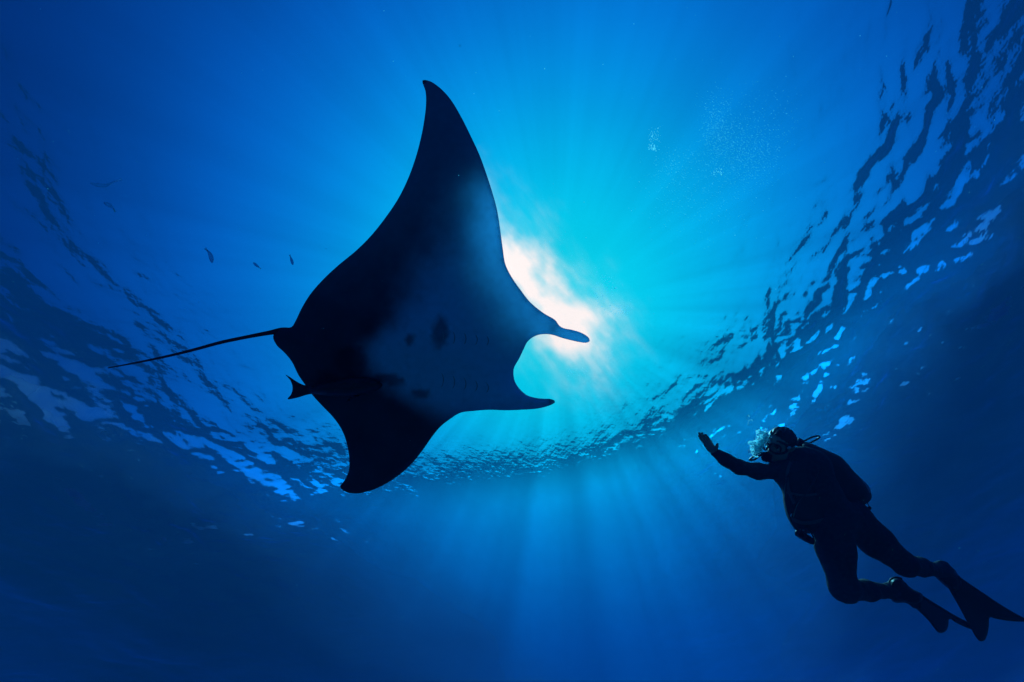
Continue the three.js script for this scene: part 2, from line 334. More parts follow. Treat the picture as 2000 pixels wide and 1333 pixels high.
/* ------------------------------------------------------------------ shared builders for the fish and the diver */
// a closed body with the given outline (photograph pixels), a curved middle sheet and its own thickness
function swollen(outline, gap, step, depth, half, origin, color) {
  const edge = catmull(outline, true, step), pts = edge.slice(), nb = edge.length, rnd = random(outline.length * 7 + 3);
  const xs = edge.map((p) => p[0]), ys = edge.map((p) => p[1]), x0 = Math.min(...xs), x1 = Math.max(...xs), y0 = Math.min(...ys), y1 = Math.max(...ys);
  for (let y = y0; y < y1; y += gap * 0.866) for (let x = x0 + (Math.round((y - y0) / (gap * 0.866)) % 2) * gap / 2; x < x1; x += gap) {
    const qx = x + (rnd() - 0.5) * gap * 0.12, qy = y + (rnd() - 0.5) * gap * 0.12;
    if (inside(edge, qx, qy) && toEdge(edge, qx, qy) > gap * 0.42) pts.push([qx, qy]);
  }
  const tris = delaunay(pts).filter(([a, b, c]) => inside(edge, (pts[a][0] + pts[b][0] + pts[c][0]) / 3, (pts[a][1] + pts[b][1] + pts[c][1]) / 3));
  const n = pts.length, pos = [], col = [], index = [];
  for (let s = 0; s < 2; s++) for (let i = 0; i < n; i++) {
    const [x, y] = pts[i], d = i < nb ? 0 : toEdge(edge, x, y), h = i < nb ? 0 : half(x, y, d), p = place(x, y, depth(x, y) + (s ? h : -h)).sub(origin);
    pos.push(p.x, p.y, p.z); col.push(...(color ? color(x, y, s) : [1, 1, 1]));
  }
  const upper = (i) => (i < nb ? i : n + i);
  for (const [a, b, c] of tris) {
    const cw = (pts[b][0] - pts[a][0]) * (pts[c][1] - pts[a][1]) - (pts[b][1] - pts[a][1]) * (pts[c][0] - pts[a][0]) > 0, [p, q, r] = cw ? [a, c, b] : [a, b, c];
    index.push(p, q, r, upper(p), upper(r), upper(q));
  }
  const g = new THREE.BufferGeometry();
  g.setAttribute('position', new THREE.Float32BufferAttribute(pos, 3)); g.setAttribute('color', new THREE.Float32BufferAttribute(col, 3)); g.setIndex(index); g.computeVertexNormals();
  return g;
}
// mesh of the field where distance(x, y, z) < 0 inside the cube round `centre`
function skinOf(distance, centre, reach, cell, color) {
  const res = Math.ceil(2 * reach / cell) + 4, mc = new MarchingCubes(res, M.suit, false, false, 220000), half = res / 2, k = reach / (half - 2);
  for (let z = 0, q = 0; z < res; z++) for (let y = 0; y < res; y++) for (let x = 0; x < res; x++, q++) mc.field[q] = -distance((x - half) * k + centre.x, (y - half) * k + centre.y, (z - half) * k + centre.z);
  mc.isolation = 0; mc.update();
  const g = new THREE.BufferGeometry(), p = new Float32Array(mc.count * 3);
  for (let i = 0; i < mc.count * 3; i += 3) { p[i] = mc.positionArray[i] * half * k + centre.x; p[i + 1] = mc.positionArray[i + 1] * half * k + centre.y; p[i + 2] = mc.positionArray[i + 2] * half * k + centre.z; }
  g.setAttribute('position', new THREE.BufferAttribute(p, 3));
  const m = mergeVertices(g, cell * 0.02); m.computeVertexNormals();
  const v = m.attributes.position, c = new Float32Array(v.count * 3);
  for (let i = 0; i < v.count; i++) { const [r, gg, b] = color(v.getX(i), v.getY(i), v.getZ(i)); c[i * 3] = r; c[i * 3 + 1] = gg; c[i * 3 + 2] = b; }
  m.setAttribute('color', new THREE.BufferAttribute(c, 3));
  return m;
}
const smin = (a, b, k) => { const h = Math.max(k - Math.abs(a - b), 0) / k; return Math.min(a, b) - h * h * k * 0.25; };
function capsule(x, y, z, c) {                       // c: two ends with a radius each
  const [a, b, ra, rb] = c, bx = b.x - a.x, by = b.y - a.y, bz = b.z - a.z, px = x - a.x, py = y - a.y, pz = z - a.z;
  const t = clamp((px * bx + py * by + pz * bz) / (bx * bx + by * by + bz * bz + 1e-12), 0, 1);
  return Math.hypot(px - bx * t, py - by * t, pz - bz * t) - lerp(ra, rb, t);
}
const union = (list, k) => (x, y, z) => { let d = 1e3; for (const c of list) d = smin(d, capsule(x, y, z, c), k); return d; };

Object.assign(M, {
  fish: new THREE.MeshPhysicalMaterial({ name: 'fish skin', vertexColors: true, roughness: 0.4, specularIntensity: 0.4 }),
  clear_fish: new THREE.MeshPhysicalMaterial({ name: 'half clear fish flesh', vertexColors: true, roughness: 0.95, transmission: 0.7, thickness: 0, ior: 1.1 }),
  suit: new THREE.MeshPhysicalMaterial({ name: 'wet neoprene and skin', vertexColors: true, roughness: 0.7, specularIntensity: 0.35 }),
  hair: new THREE.MeshStandardMaterial({ name: 'wet dark hair', color: new THREE.Color(0.02, 0.015, 0.012), roughness: 0.5 }),
  rubber: new THREE.MeshPhysicalMaterial({ name: 'black rubber', color: new THREE.Color(0.02, 0.021, 0.023), roughness: 0.5, specularIntensity: 0.4 }),
  webbing: new THREE.MeshStandardMaterial({ name: 'grey webbing', color: new THREE.Color(0.1, 0.105, 0.11), roughness: 0.85 }),
  nylon: new THREE.MeshStandardMaterial({ name: 'black nylon', color: new THREE.Color(0.035, 0.038, 0.042), roughness: 0.9 }),
  hose: new THREE.MeshPhysicalMaterial({ name: 'hose', color: new THREE.Color(0.03, 0.03, 0.034), roughness: 0.35, specularIntensity: 0.6 }),
  metal: new THREE.MeshStandardMaterial({ name: 'bright metal', color: new THREE.Color(0.75, 0.76, 0.78), metalness: 0.85, roughness: 0.3 }),
  tank: new THREE.MeshPhysicalMaterial({ name: 'painted cylinder', color: new THREE.Color(0.2, 0.21, 0.22), roughness: 0.35, metalness: 0.2 }),
  lens: new THREE.MeshPhysicalMaterial({ name: 'mask lens', color: 0xffffff, roughness: 0.02, transmission: 1, thickness: 0, ior: 1.15 }),
  pale: new THREE.MeshPhysicalMaterial({ name: 'pale grey plastic', color: new THREE.Color(0.5, 0.52, 0.53), roughness: 0.35 }),
  bubble: new THREE.MeshPhysicalMaterial({ name: 'air bubble', color: 0xffffff, roughness: 0.03, transmission: 1, thickness: 0, ior: 0.75 }),
  froth: new THREE.MeshPhysicalMaterial({ name: 'fine bubbles', color: new THREE.Color(0.42, 0.96, 1), roughness: 1, transmission: 1, thickness: 0, ior: 1.05 }),
});

/* ------------------------------------------------------------------ the fish under the ray's belly */
{
  const outline = [[557, 732], [566, 737], [578, 745], [592, 752], [606, 754], [625, 750], [650, 744], [674, 739], [700, 736], [722, 738], [738, 744], [747, 752], [742, 759], [726, 766], [704, 772], [680, 775], [660, 775], [635, 773], [612, 770], [598, 772], [582, 777], [561, 780], [568, 771], [571, 758], [567, 744]];
  const ahead = (x, y) => rayDepth(x, y) - rayHalf(x, y, 80) - 0.06 + 0.05 * smoothstep(640 - x, 0, 80);
  const origin = place(690, 752, ahead(690, 752));
  const f = thing('fish', origin, 'slim dark fish with forked tail riding under the belly of the manta ray', 'fish');
  const skin = (x, y) => { const v = 0.03 + 0.015 * fbm(n1, x * 0.05, y * 0.2, 3); return [v, v * 1.02, v * 1.05]; };
  add('body', swollen(outline, 5, 3, ahead, (x, y, d) => (x < 606 ? 0.012 * (1 - Math.exp(-d / 3)) : 0.0052 * Math.sqrt(d * (44 - Math.min(d, 22)))), origin, skin), M.fish, f);
  add('fin', swollen([[702, 773], [690, 778], [676, 787], [682, 779], [688, 773]], 4, 2.5, (x, y) => ahead(x, y) - 0.02, (x, y, d) => 0.006 * (1 - Math.exp(-d / 2)), origin, skin), M.fish, f);
  add('fin', swollen([[706, 752], [692, 758], [676, 760], [688, 753], [700, 748]], 4, 2.5, (x, y) => ahead(x, y) - 0.1, (x, y, d) => 0.005 * (1 - Math.exp(-d / 2)), origin, skin), M.fish, f);
  const e = add('eye', new THREE.SphereGeometry(0.009, 16, 12), M.eye, f); e.position.copy(place(733, 748, ahead(733, 748) - 0.05).sub(origin));
}

// small fish far off under the surface
{
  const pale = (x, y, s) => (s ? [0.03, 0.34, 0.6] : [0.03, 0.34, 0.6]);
  const small = (spine, w, z, label) => {
    const c = new THREE.CatmullRomCurve3(spine.map(([x, y]) => V(x, y, 0)), false, 'centripetal'), left = [], right = [];
    for (let i = 0; i <= 8; i++) { const t = i / 8, p = c.getPointAt(t), d = c.getTangentAt(t), r = w * (t < 0.8 ? Math.sin(Math.PI * Math.pow(t / 0.86, 0.7)) * 0.9 + 0.12 : 0.12 + (t - 0.8) * 3.2); left.push([p.x - d.y * r, p.y + d.x * r]); right.push([p.x + d.y * r, p.y - d.x * r]); }
    const end = c.getPointAt(1), back = c.getTangentAt(1), outline = [...left, [end.x - back.x * w * 0.6, end.y - back.y * w * 0.6], ...right.reverse()], o = place(end.x, end.y, z);
    add('body', swollen(outline, Math.max(1.6, w * 0.5), Math.max(1, w * 0.3), () => z, (x, y, d) => 0.0042 * Math.sqrt(d * w), o, pale), M.clear_fish, thing('small_fish', o, label, 'fish', 'small fish far off at upper left'));
  };
  small([[176, 358], [192, 362], [208, 362], [222, 355], [238, 351]], 3.4, 9, 'slender curved fish, topmost and longest of the small fish at upper left');
  small([[202, 396], [211, 400], [219, 405], [225, 415]], 3.6, 9, 'small fish just below the slender curved fish at upper left');
  small([[414, 514], [412, 503], [408, 494], [399, 484]], 4.4, 9.5, 'deeper bodied small fish between the curved fish and the manta ray');
  small([[494, 513], [501, 519], [510, 526]], 2.4, 9.8, 'tiniest of the small fish, left beside the wing of the manta ray');
  small([[572, 518], [569, 508], [565, 497]], 2.8, 9.8, 'small upright fish closest to the upper wing of the manta ray');
}

/* ------------------------------------------------------------------ the diver */
{
  const Z = 3.3, PX = Z / FOCAL, O = place(1620, 1000, Z);
  const J = (px, py, dz = 0) => place(px, py, Z + dz).sub(O);
  const bone = (a, b, ra, rb) => [J(...a), J(...b), ra * PX, rb * PX];
  const diver = thing('person', O, 'diver in black wetsuit and fins with one arm raised towards the manta ray', 'person');

  // one continuous body: trunk, arms, legs on one grid, the hand and the head on finer grids of their own
  const limbs = [
    bone([1552, 902, 0.02], [1585, 915, 0.02], 24, 34), bone([1573, 914, 0.0], [1596, 962, 0.0], 40, 38), bone([1596, 962, 0], [1628, 1008, 0], 38, 38), bone([1615, 1012, -0.02], [1662, 1012, 0.06], 36, 34),
    bone([1524, 919, -0.04], [1562, 912, 0], 17, 30),                                                    // near shoulder
    bone([1522, 922, -0.05], [1480, 921, -0.08], 14.5, 13.5), bone([1480, 921, -0.08], [1444, 913, -0.1], 13.5, 11.8), bone([1444, 913, -0.1], [1418, 899, -0.07], 12, 10.6), bone([1418, 899, -0.07], [1397, 884, -0.02], 10.6, 8.8),
    bone([1600, 905, 0.2], [1590, 905, 0.06], 18, 26), bone([1604, 908, 0.22], [1600, 965, 0.27], 16, 13), bone([1600, 965, 0.27], [1572, 1006, 0.2], 13, 9.5), bone([1572, 1006, 0.2], [1560, 1020, 0.16], 10, 8),   // far arm folded at the waist
    bone([1626, 1020, -0.04], [1632, 1075, -0.07], 35, 31), bone([1632, 1075, -0.07], [1648, 1148, -0.1], 31, 22.5), bone([1648, 1148, -0.1], [1652, 1150, -0.08], 23, 22), bone([1652, 1151, -0.09], [1695, 1154, 0.06], 20, 17.5), bone([1695, 1154, 0.06], [1738, 1155, 0.2], 17.5, 12),
    bone([1738, 1155, 0.2], [1757, 1145, 0.23], 12, 13), bone([1754, 1150, 0.22], [1788, 1178, 0.2], 15, 11),
    bone([1664, 1014, 0.06], [1712, 1058, 0.06], 35, 30), bone([1712, 1058, 0.06], [1768, 1103, 0.05], 30, 21), bone([1768, 1103, 0.05], [1800, 1108, 0.24], 20.5, 17), bone([1800, 1108, 0.24], [1832, 1114, 0.42], 16.5, 12.5),
    bone([1832, 1114, 0.42], [1842, 1108, 0.45], 13, 12), bone([1842, 1113, 0.44], [1866, 1138, 0.46], 14, 12),
  ];
  const blend = 0.045, skinAt = 1404;
  const smooth = union(limbs, blend), bodyField = (x, y, z) => { const d = smooth(x, y, z); return Math.abs(d) > 0.03 ? d : d + 0.0035 * n1(x * 26 + z * 12, y * 34 - z * 9) + 0.002 * n2(x * 60, y * 70 + z * 50); };   // folds in the neoprene
  const neoprene = (x, y, z) => { const v = 0.04 + 0.014 * n1(x * 40, y * 40 + z * 30); return [v * 0.8, v, v * 1.2]; };
  const flesh = (x, y, z) => { const v = 1 + 0.06 * n2(x * 90, y * 90 + z * 60); return [0.42 * v, 0.29 * v, 0.22 * v]; };
  const trunk = skinOf(bodyField, J(1640, 1020, 0.15), 1.08, 0.012, neoprene);

  // the raised hand: a palm, four fingers of unequal length held together, a thumb leaving its side
  const hb = (a, b, ra, rb) => [J(...a), J(...b), ra, rb], hd = -0.02;
  const hand = [
    hb([1396.5, 884.5, hd], [1390, 877, hd], 0.026, 0.024),
    hb([1387, 880, hd], [1378.5, 869.5, hd - 0.012], 0.016, 0.0125), hb([1389, 878, hd], [1381.5, 866.5, hd - 0.004], 0.016, 0.0125), hb([1391, 876, hd], [1384.5, 864, hd + 0.006], 0.016, 0.0125), hb([1393, 875, hd], [1387, 862.5, hd + 0.016], 0.0155, 0.012),
  ];
  const finger = (x, y, z, dx, dy, len, r) => {
    const p = [[x, y, z]]; let a = 0;
    for (const s of [0.45, 0.3, 0.25]) { const q = p[p.length - 1]; p.push([q[0] + dx * len * s, q[1] + dy * len * s, q[2] - (0.004 + 0.006 * a++)]); }
    for (let i = 0; i < 3; i++) hand.push(hb(p[i], p[i + 1], r * (1 - i * 0.1), r * (0.9 - i * 0.1)));
  };
  finger(1378.5, 869.5, hd - 0.012, -0.60, -0.80, 22, 0.0098); finger(1381.5, 866.5, hd - 0.004, -0.63, -0.78, 25.5, 0.0102); finger(1384.5, 864, hd + 0.006, -0.62, -0.785, 22.5, 0.0098); finger(1387.2, 862.6, hd + 0.016, -0.55, -0.83, 15.5, 0.0086);
  hand.push(hb([1394, 882, hd - 0.01], [1398.5, 877.5, hd - 0.03], 0.016, 0.0125), hb([1398.5, 877.5, hd - 0.03], [1400.2, 873, hd - 0.038], 0.0115, 0.0105), hb([1400.2, 873, hd - 0.038], [1401.6, 868, hd - 0.04], 0.0102, 0.0085));
  const palm = skinOf(union(hand, 0.008), J(1384, 868, hd), 0.13, 0.0028, flesh);

  // the head, in its own directions: F towards what she looks at, U up, S to her side
  const cam = (x, y, z) => AXES[0].clone().multiplyScalar(x).addScaledVector(AXES[1], y).addScaledVector(AXES[2], z);
  const HC = J(1525, 868, 0.02), F = cam(-0.9, -0.16, 0.36).normalize(), U0 = cam(0.06, 1, 0.1), S = new THREE.Vector3().crossVectors(F, U0).normalize(), U = new THREE.Vector3().crossVectors(S, F).normalize();
  const H = (f, u, s) => HC.clone().addScaledVector(F, f).addScaledVector(U, u).addScaledVector(S, s);
  const hc = (a, b, ra, rb) => [H(...a), H(...b), ra, rb];
  const skull = [hc([-0.022, 0.022, 0], [0.012, 0.03, 0], 0.083, 0.078), hc([0.04, -0.01, 0], [0.03, -0.06, 0], 0.058, 0.05), hc([0.062, -0.075, 0], [0.03, -0.068, 0.03], 0.03, 0.034), hc([0.062, -0.075, 0], [0.03, -0.068, -0.03], 0.03, 0.034), hc([-0.035, -0.06, 0], [-0.06, -0.14, 0.0], 0.052, 0.056)];
  const nose = [hc([0.092, 0.0, 0], [0.112, -0.028, 0], 0.009, 0.013), hc([0.1, -0.032, 0.011], [0.1, -0.032, -0.011], 0.009, 0.009)];
  const lips = [hc([0.093, -0.056, 0.018], [0.099, -0.055, 0], 0.006, 0.009), hc([0.099, -0.055, 0], [0.093, -0.056, -0.018], 0.009, 0.006), hc([0.09, -0.068, 0.015], [0.09, -0.068, -0.015], 0.009, 0.009)];
  const ears = []; for (const s of [-1, 1]) ears.push(hc([-0.012, 0.012, 0.079 * s], [-0.018, -0.006, 0.085 * s], 0.012, 0.013), hc([-0.018, -0.006, 0.084 * s], [-0.006, -0.026, 0.079 * s], 0.011, 0.008));
  const brow = [hc([0.078, 0.03, 0.035], [0.086, 0.026, 0], 0.013, 0.012), hc([0.086, 0.026, 0], [0.078, 0.03, -0.035], 0.012, 0.013)];
  const fields = [union(skull, 0.05), union([...nose, ...brow], 0.02), union(lips, 0.008), union(ears, 0.012)];
  const sockets = [H(0.098, 0.006, 0.032), H(0.098, 0.006, -0.032)];
  const headField = (x, y, z) => {
    let d = smin(fields[0](x, y, z), fields[1](x, y, z), 0.018); d = smin(d, fields[2](x, y, z), 0.01); d = smin(d, fields[3](x, y, z), 0.012);
    for (const s of sockets) d = -smin(-d, Math.hypot(x - s.x, y - s.y, z - s.z) - 0.021, 0.014);
    return d;
  };
  const head = skinOf(headField, H(0.01, -0.02, 0), 0.185, 0.0036, (x, y, z) => { const c = flesh(x, y, z), lip = fields[2](x, y, z) < 0.002; return lip ? [c[0] * 0.8, c[1] * 0.55, c[2] * 0.55] : c; });
  const neck = skinOf(union([bone([1534, 888, 0.02], [1560, 906, 0.02], 19, 27)], 0.01), J(1548, 898, 0.02), 0.16, 0.008, neoprene);
  add('body', mergeGeometries([trunk, palm, head, neck].map((g) => { const k = new THREE.BufferGeometry(); for (const n of ['position', 'normal', 'color']) k.setAttribute(n, g.attributes[n]); k.setIndex(g.index); return k; })), M.suit, diver);
  for (const s of [-1, 1]) { const e = add('eye', new THREE.SphereGeometry(0.012, 18, 14), M.eye, diver); e.position.copy(H(0.077, 0.006, 0.032 * s)); }

  // short wet hair, in clumps
  const hairField = (x, y, z) => {
    const p = V(x, y, z).sub(HC), f = p.dot(F), u = p.dot(U), s = p.dot(S);
    let d = Math.hypot((f + 0.016) / 1.08, (u - 0.034) / 1.0, s / 0.95) - 0.094;
    d -= 0.006 * n1(s * 60 + f * 30, u * 30 + 4) + 0.003 * n2(s * 150, f * 60 + u * 60);
    d = Math.max(d, f - 0.058 - 0.2 * Math.max(0, u - 0.05) + 0.012 * n1(s * 70, 3), -(u + 0.055 - 0.55 * (f + 0.05) + 0.02 * n2(f * 50, s * 40)));
    d = smin(d, capsule(x, y, z, [H(-0.07, -0.02, 0), H(-0.095, -0.085, 0.01), 0.05, 0.018]), 0.03);
    return smin(d, capsule(x, y, z, [H(0.035, 0.115, -0.02), H(0.085, 0.1, -0.015), 0.014, 0.003]), 0.02);
  };
  add('hair', skinOf(hairField, H(-0.01, 0.02, 0), 0.17, 0.004, () => [1, 1, 1]), M.hair, diver);

  // mask with two lenses and a strap
  const ring = (list, r, closed = true, sides = 10) => new THREE.TubeGeometry(new THREE.CatmullRomCurve3(list, closed, 'centripetal'), list.length * 8, r, sides, closed);
  const rim = (s) => [[0.106, 0.038, 0.012], [0.1, 0.04, 0.045], [0.084, 0.03, 0.068], [0.086, -0.008, 0.068], [0.104, -0.022, 0.045], [0.116, -0.012, 0.016]].map(([f, u, t]) => H(f + 0.012, u, t * s));
  const mask = new THREE.Group(); mask.name = 'mask'; diver.add(mask);
  const skirt = [[0.08, 0.052, 0], [0.07, 0.05, 0.05], [0.042, 0.026, 0.08], [0.046, -0.02, 0.077], [0.078, -0.038, 0.045], [0.1, -0.045, 0.0], [0.078, -0.038, -0.045], [0.046, -0.02, -0.077], [0.042, 0.026, -0.08], [0.07, 0.05, -0.05]].map((a) => H(...a));
  add('mask_skirt', mergeGeometries([ring(skirt, 0.0085), ring(rim(1), 0.007), ring(rim(-1), 0.007)]), M.rubber, mask);
  for (const s of [1, -1]) {
    const pts = rim(s), mid = pts.reduce((a, b) => a.add(b), V(0, 0, 0)).multiplyScalar(1 / pts.length), pos = [], idx = [];
    const c = new THREE.CatmullRomCurve3(pts, true).getPoints(32); pos.push(mid.x, mid.y, mid.z); c.forEach((p) => pos.push(p.x, p.y, p.z)); for (let i = 1; i < c.length; i++) idx.push(0, i, i + 1);
    const g = new THREE.BufferGeometry(); g.setAttribute('position', new THREE.Float32BufferAttribute(pos, 3)); g.setIndex(idx); g.computeVertexNormals(); add('lens', g, M.lens, mask);
  }
  add('mask_strap', ring([[0.05, 0.012, 0.078], [0.0, 0.02, 0.094], [-0.06, 0.032, 0.08], [-0.112, 0.042, 0.0], [-0.06, 0.032, -0.08], [0.0, 0.02, -0.094], [0.05, 0.012, -0.078]].map((a) => H(...a)), 0.0075, false), M.rubber, mask);
  add('buckle', ball(H(0.03, 0.012, -0.088), 0.02, 0.011, 0.011, F, U), M.pale, mask);

  // second stage in the mouth, its exhaust tee, and the hose looping out and back over the shoulder
  function ball(c, f, u, s, dirF, dirU) {
    const g = new THREE.SphereGeometry(1, 24, 18), side = new THREE.Vector3().crossVectors(dirF, dirU), m = new THREE.Matrix4().makeBasis(dirF.clone().multiplyScalar(f), dirU.clone().multiplyScalar(u), side.multiplyScalar(s)); m.setPosition(c); return g.applyMatrix4(m);
  }
  const reg = new THREE.Group(); reg.name = 'regulator'; diver.add(reg);
  const can = new THREE.LatheGeometry([[0, 0.026], [0.018, 0.026], [0.03, 0.022], [0.036, 0.012], [0.036, -0.008], [0.028, -0.016], [0.012, -0.02], [0.011, -0.045], [0, -0.045]].map(([r, y]) => new THREE.Vector2(r, y)).reverse(), 32);
  can.applyMatrix4(new THREE.Matrix4().makeBasis(S, F, U.clone().negate()).setPosition(H(0.148, -0.062, 0)));
  add('second_stage', can, M.rubber, reg);
  add('exhaust_tee', mergeGeometries([ball(H(0.135, -0.098, 0.028), 0.012, 0.014, 0.026, F, U), ball(H(0.135, -0.098, -0.028), 0.012, 0.014, 0.026, F, U)]), M.rubber, reg);
  const flex = (list, r) => ring(list.map((a) => J(...a)), r, false, 12);
  add('hose', flex([[1490, 884, -0.08], [1478, 888, -0.09], [1466, 897, -0.08], [1465, 899.5, -0.06], [1474, 898, -0.04], [1486, 889, -0.03], [1500, 884, 0.0], [1524, 889, 0.1], [1552, 886, 0.16], [1570, 876, 0.18]], 0.0068), M.hose, reg);

  // cylinder, valve, first stage and the hoses round it
  const scuba = new THREE.Group(); scuba.name = 'air_cylinder'; diver.add(scuba);
  const A = J(1598, 886, 0.27), B = J(1683, 968, 0.22), dir = B.clone().sub(A).normalize(), len = A.distanceTo(B);
  const bottle = new THREE.LatheGeometry([[0, 0], [0.016, 0], [0.018, 0.03], [0.04, 0.042], [0.07, 0.068], [0.087, 0.11], [0.091, 0.16], [0.091, len - 0.05], [0.086, len - 0.02], [0.07, len], [0, len + 0.004]].map(([r, y]) => new THREE.Vector2(Math.max(r, 1e-5), y)), 40);
  bottle.applyQuaternion(new THREE.Quaternion().setFromUnitVectors(V(0, 1, 0), dir)).translate(A.x, A.y, A.z);
  add('cylinder', bottle, M.tank, scuba);
  const lat = (c, d, prof, n = 24) => new THREE.LatheGeometry(prof.map(([r, y]) => new THREE.Vector2(Math.max(r, 1e-5), y)), n).applyQuaternion(new THREE.Quaternion().setFromUnitVectors(V(0, 1, 0), d)).translate(c.x, c.y, c.z);
  const first = lat(J(1567, 868, 0.2), cam(0.85, -0.5, 0.1).normalize(), [[0, -0.045], [0.026, -0.045], [0.034, -0.036], [0.034, -0.008], [0.028, 0], [0.028, 0.02], [0.035, 0.024], [0.035, 0.05], [0.024, 0.06], [0.02, 0.1], [0, 0.1]]);
  add('first_stage', first, M.rubber, scuba);
  add('valve_knob', lat(J(1584, 884, 0.24), cam(0.2, 0.9, -0.3).normalize(), [[0, 0], [0.012, 0], [0.012, 0.02], [0.024, 0.024], [0.027, 0.034], [0.024, 0.046], [0, 0.046]]), M.rubber, scuba);
  add('hose', flex([[1566, 864, 0.18], [1575, 860, 0.17], [1587, 854, 0.16], [1597, 852, 0.16], [1601, 853.5, 0.17], [1598, 857, 0.19], [1589, 862.5, 0.2], [1577, 869, 0.21], [1572, 876, 0.2]], 0.0062), M.hose, scuba);
  add('hose', flex([[1570, 874, 0.2], [1560, 884, 0.08], [1548, 905, -0.1], [1536, 945, -0.16], [1536, 985, -0.16], [1548, 1022, -0.14], [1560, 1038, -0.12]], 0.0055), M.hose, scuba);
  add('hose', flex([[1574, 876, 0.2], [1592, 884, 0.1], [1602, 905, -0.1], [1585, 950, -0.2], [1560, 985, -0.2], [1552, 1010, -0.18]], 0.0055), M.hose, scuba);

  // buoyancy jacket: padded shell round the trunk and over the back, its shoulder straps, waist belt and pockets
  const jacket = new THREE.Group(); jacket.name = 'buoyancy_jacket'; diver.add(jacket);
  const back = [[1567, 868], [1580, 866], [1602, 874], [1622, 883], [1641, 892], [1655, 905], [1668, 921], [1682, 936], [1694, 950], [1702, 963], [1703, 973], [1697, 982], [1686, 990], [1690, 1000], [1668, 1006], [1640, 990], [1612, 950], [1584, 905]];
  const bulge = (R, max) => (x, y, d) => Math.min(max, R * Math.sqrt(d * 2 * 26) * PX) * (1 + 0.05 * n1(x * 0.12, y * 0.12) + 0.03 * n2(x * 0.3, y * 0.22));
  add('back_bladder', swollen(back, 5, 3, (x, y) => Z + 0.16 + (x - 1640) * 0.0004, bulge(1, 0.1), O), M.nylon, jacket);
  const front = [[1512, 915], [1520, 906], [1535, 899], [1556, 893], [1580, 892], [1604, 905], [1624, 925], [1640, 950], [1652, 985], [1650, 1012], [1634, 1026], [1612, 1035], [1588, 1043], [1566, 1041], [1552, 1034], [1545, 1024], [1538, 1011], [1533, 996], [1530, 980], [1528, 962], [1522, 950], [1516, 943], [1510, 935], [1508, 925]];
  add('front_panel', swollen(front, 6, 3, (x, y) => Z - 0.03 + (x - 1580) * 0.0002, bulge(0.72, 0.1), O), M.nylon, jacket);
  const onFront = (x, y) => [x, y, -0.03 + (x - 1580) * 0.0002 - Math.min(0.1, 0.72 * Math.sqrt(Math.max(0, toEdge(front, x, y)) * 52) * PX) - 0.004];
  const strap = (list, w, name, m, t = 0.004) => {             // a flat band of webbing laid over the front
    const pos = [], idx = [], c = new THREE.CatmullRomCurve3(list.map(([x, y]) => V(x, y, 0)), false, 'centripetal').getSpacedPoints(24);
    c.forEach((p, i) => { const q = c[Math.min(i + 1, 24)].clone().sub(c[Math.max(i - 1, 0)]).normalize(); for (const [s, e] of [[-1, 0], [-1, -t], [1, -t], [1, 0]]) { const x = p.x - q.y * w * s, y = p.y + q.x * w * s, [, , dz] = onFront(x, y), k = J(x, y, dz + e); pos.push(k.x, k.y, k.z); } if (i) for (let j = 0; j < 4; j++) { const a = (i - 1) * 4 + j, b = (i - 1) * 4 + (j + 1) % 4; idx.push(a, a + 4, b, b, a + 4, b + 4); } });
    const g = new THREE.BufferGeometry(); g.setAttribute('position', new THREE.Float32BufferAttribute(pos, 3)); g.setIndex(idx); g.computeVertexNormals(); return add(name, g, m, jacket);
  };
  strap([[1545, 902], [1538, 925], [1540, 955], [1552, 985]], 3.2, 'shoulder_strap', M.webbing); strap([[1588, 902], [1606, 930], [1618, 960], [1624, 985]], 3.2, 'shoulder_strap', M.webbing);
  strap([[1534, 962], [1570, 968], [1612, 962], [1640, 955]], 2.4, 'chest_strap', M.webbing); strap([[1542, 1012], [1570, 1022], [1612, 1015], [1645, 1000]], 3.6, 'waist_belt', M.webbing);
  for (const [x, y, w, h, a] of [[1546, 1007, 2.4, 7.5, 0.35], [1553, 971, 8, 5, 0.1], [1591, 892, 6.5, 1.6, 0.1], [1569, 1036, 5.5, 1.6, 0.35]]) {
    const c = Math.cos(a), s = Math.sin(a), e = [[-1, -1], [0, -1.15], [1, -1], [1, 1], [0, 1.15], [-1, 1]].map(([p, q]) => [x + p * w * 0.5 * c - q * h * 0.5 * s, y + p * w * 0.5 * s + q * h * 0.5 * c]);
    const z0 = onFront(x, y)[2]; add('buckle', swollen(e, 1.6, 0.9, () => Z + z0 - 0.006, (px, py, d) => 0.005 * (1 - Math.exp(-d / 0.6)), O), w === 8 ? M.hose : M.metal, jacket);
  }
  add('pull_toggle', mergeGeometries([ball(J(1699, 993, 0.15), 0.012, 0.015, 0.012, cam(1, 0, 0), cam(0, 1, 0)), flex([[1692, 976, 0.15], [1695, 984, 0.15], [1699, 992, 0.15]], 0.003)].map((g) => (g.toNonIndexed ? g.toNonIndexed() : g))), M.rubber, jacket);

  // gauge console hanging from its hose by the hip
  const console_ = new THREE.Group(); console_.name = 'gauge_console'; diver.add(console_);
  add('console_body', swollen([[1554, 1037], [1562, 1036], [1574, 1042], [1586, 1050], [1592, 1058], [1590, 1064], [1585, 1064], [1572, 1058], [1560, 1051], [1553, 1045]], 2.5, 1.5, () => Z - 0.13, (x, y, d) => 0.02 * (1 - Math.exp(-d / 2.5)), O), M.rubber, console_);
  for (const [x, y, r] of [[1565, 1046, 0.017], [1579, 1054, 0.017]]) add('gauge_face', lat(J(x, y, -0.149), cam(0, 0, 1), [[0, 0.005], [r * 0.86, 0.005], [r, 0.003], [r, -0.006]]), M.lens.clone(), console_).material.color.setRGB(0.2, 0.22, 0.22);
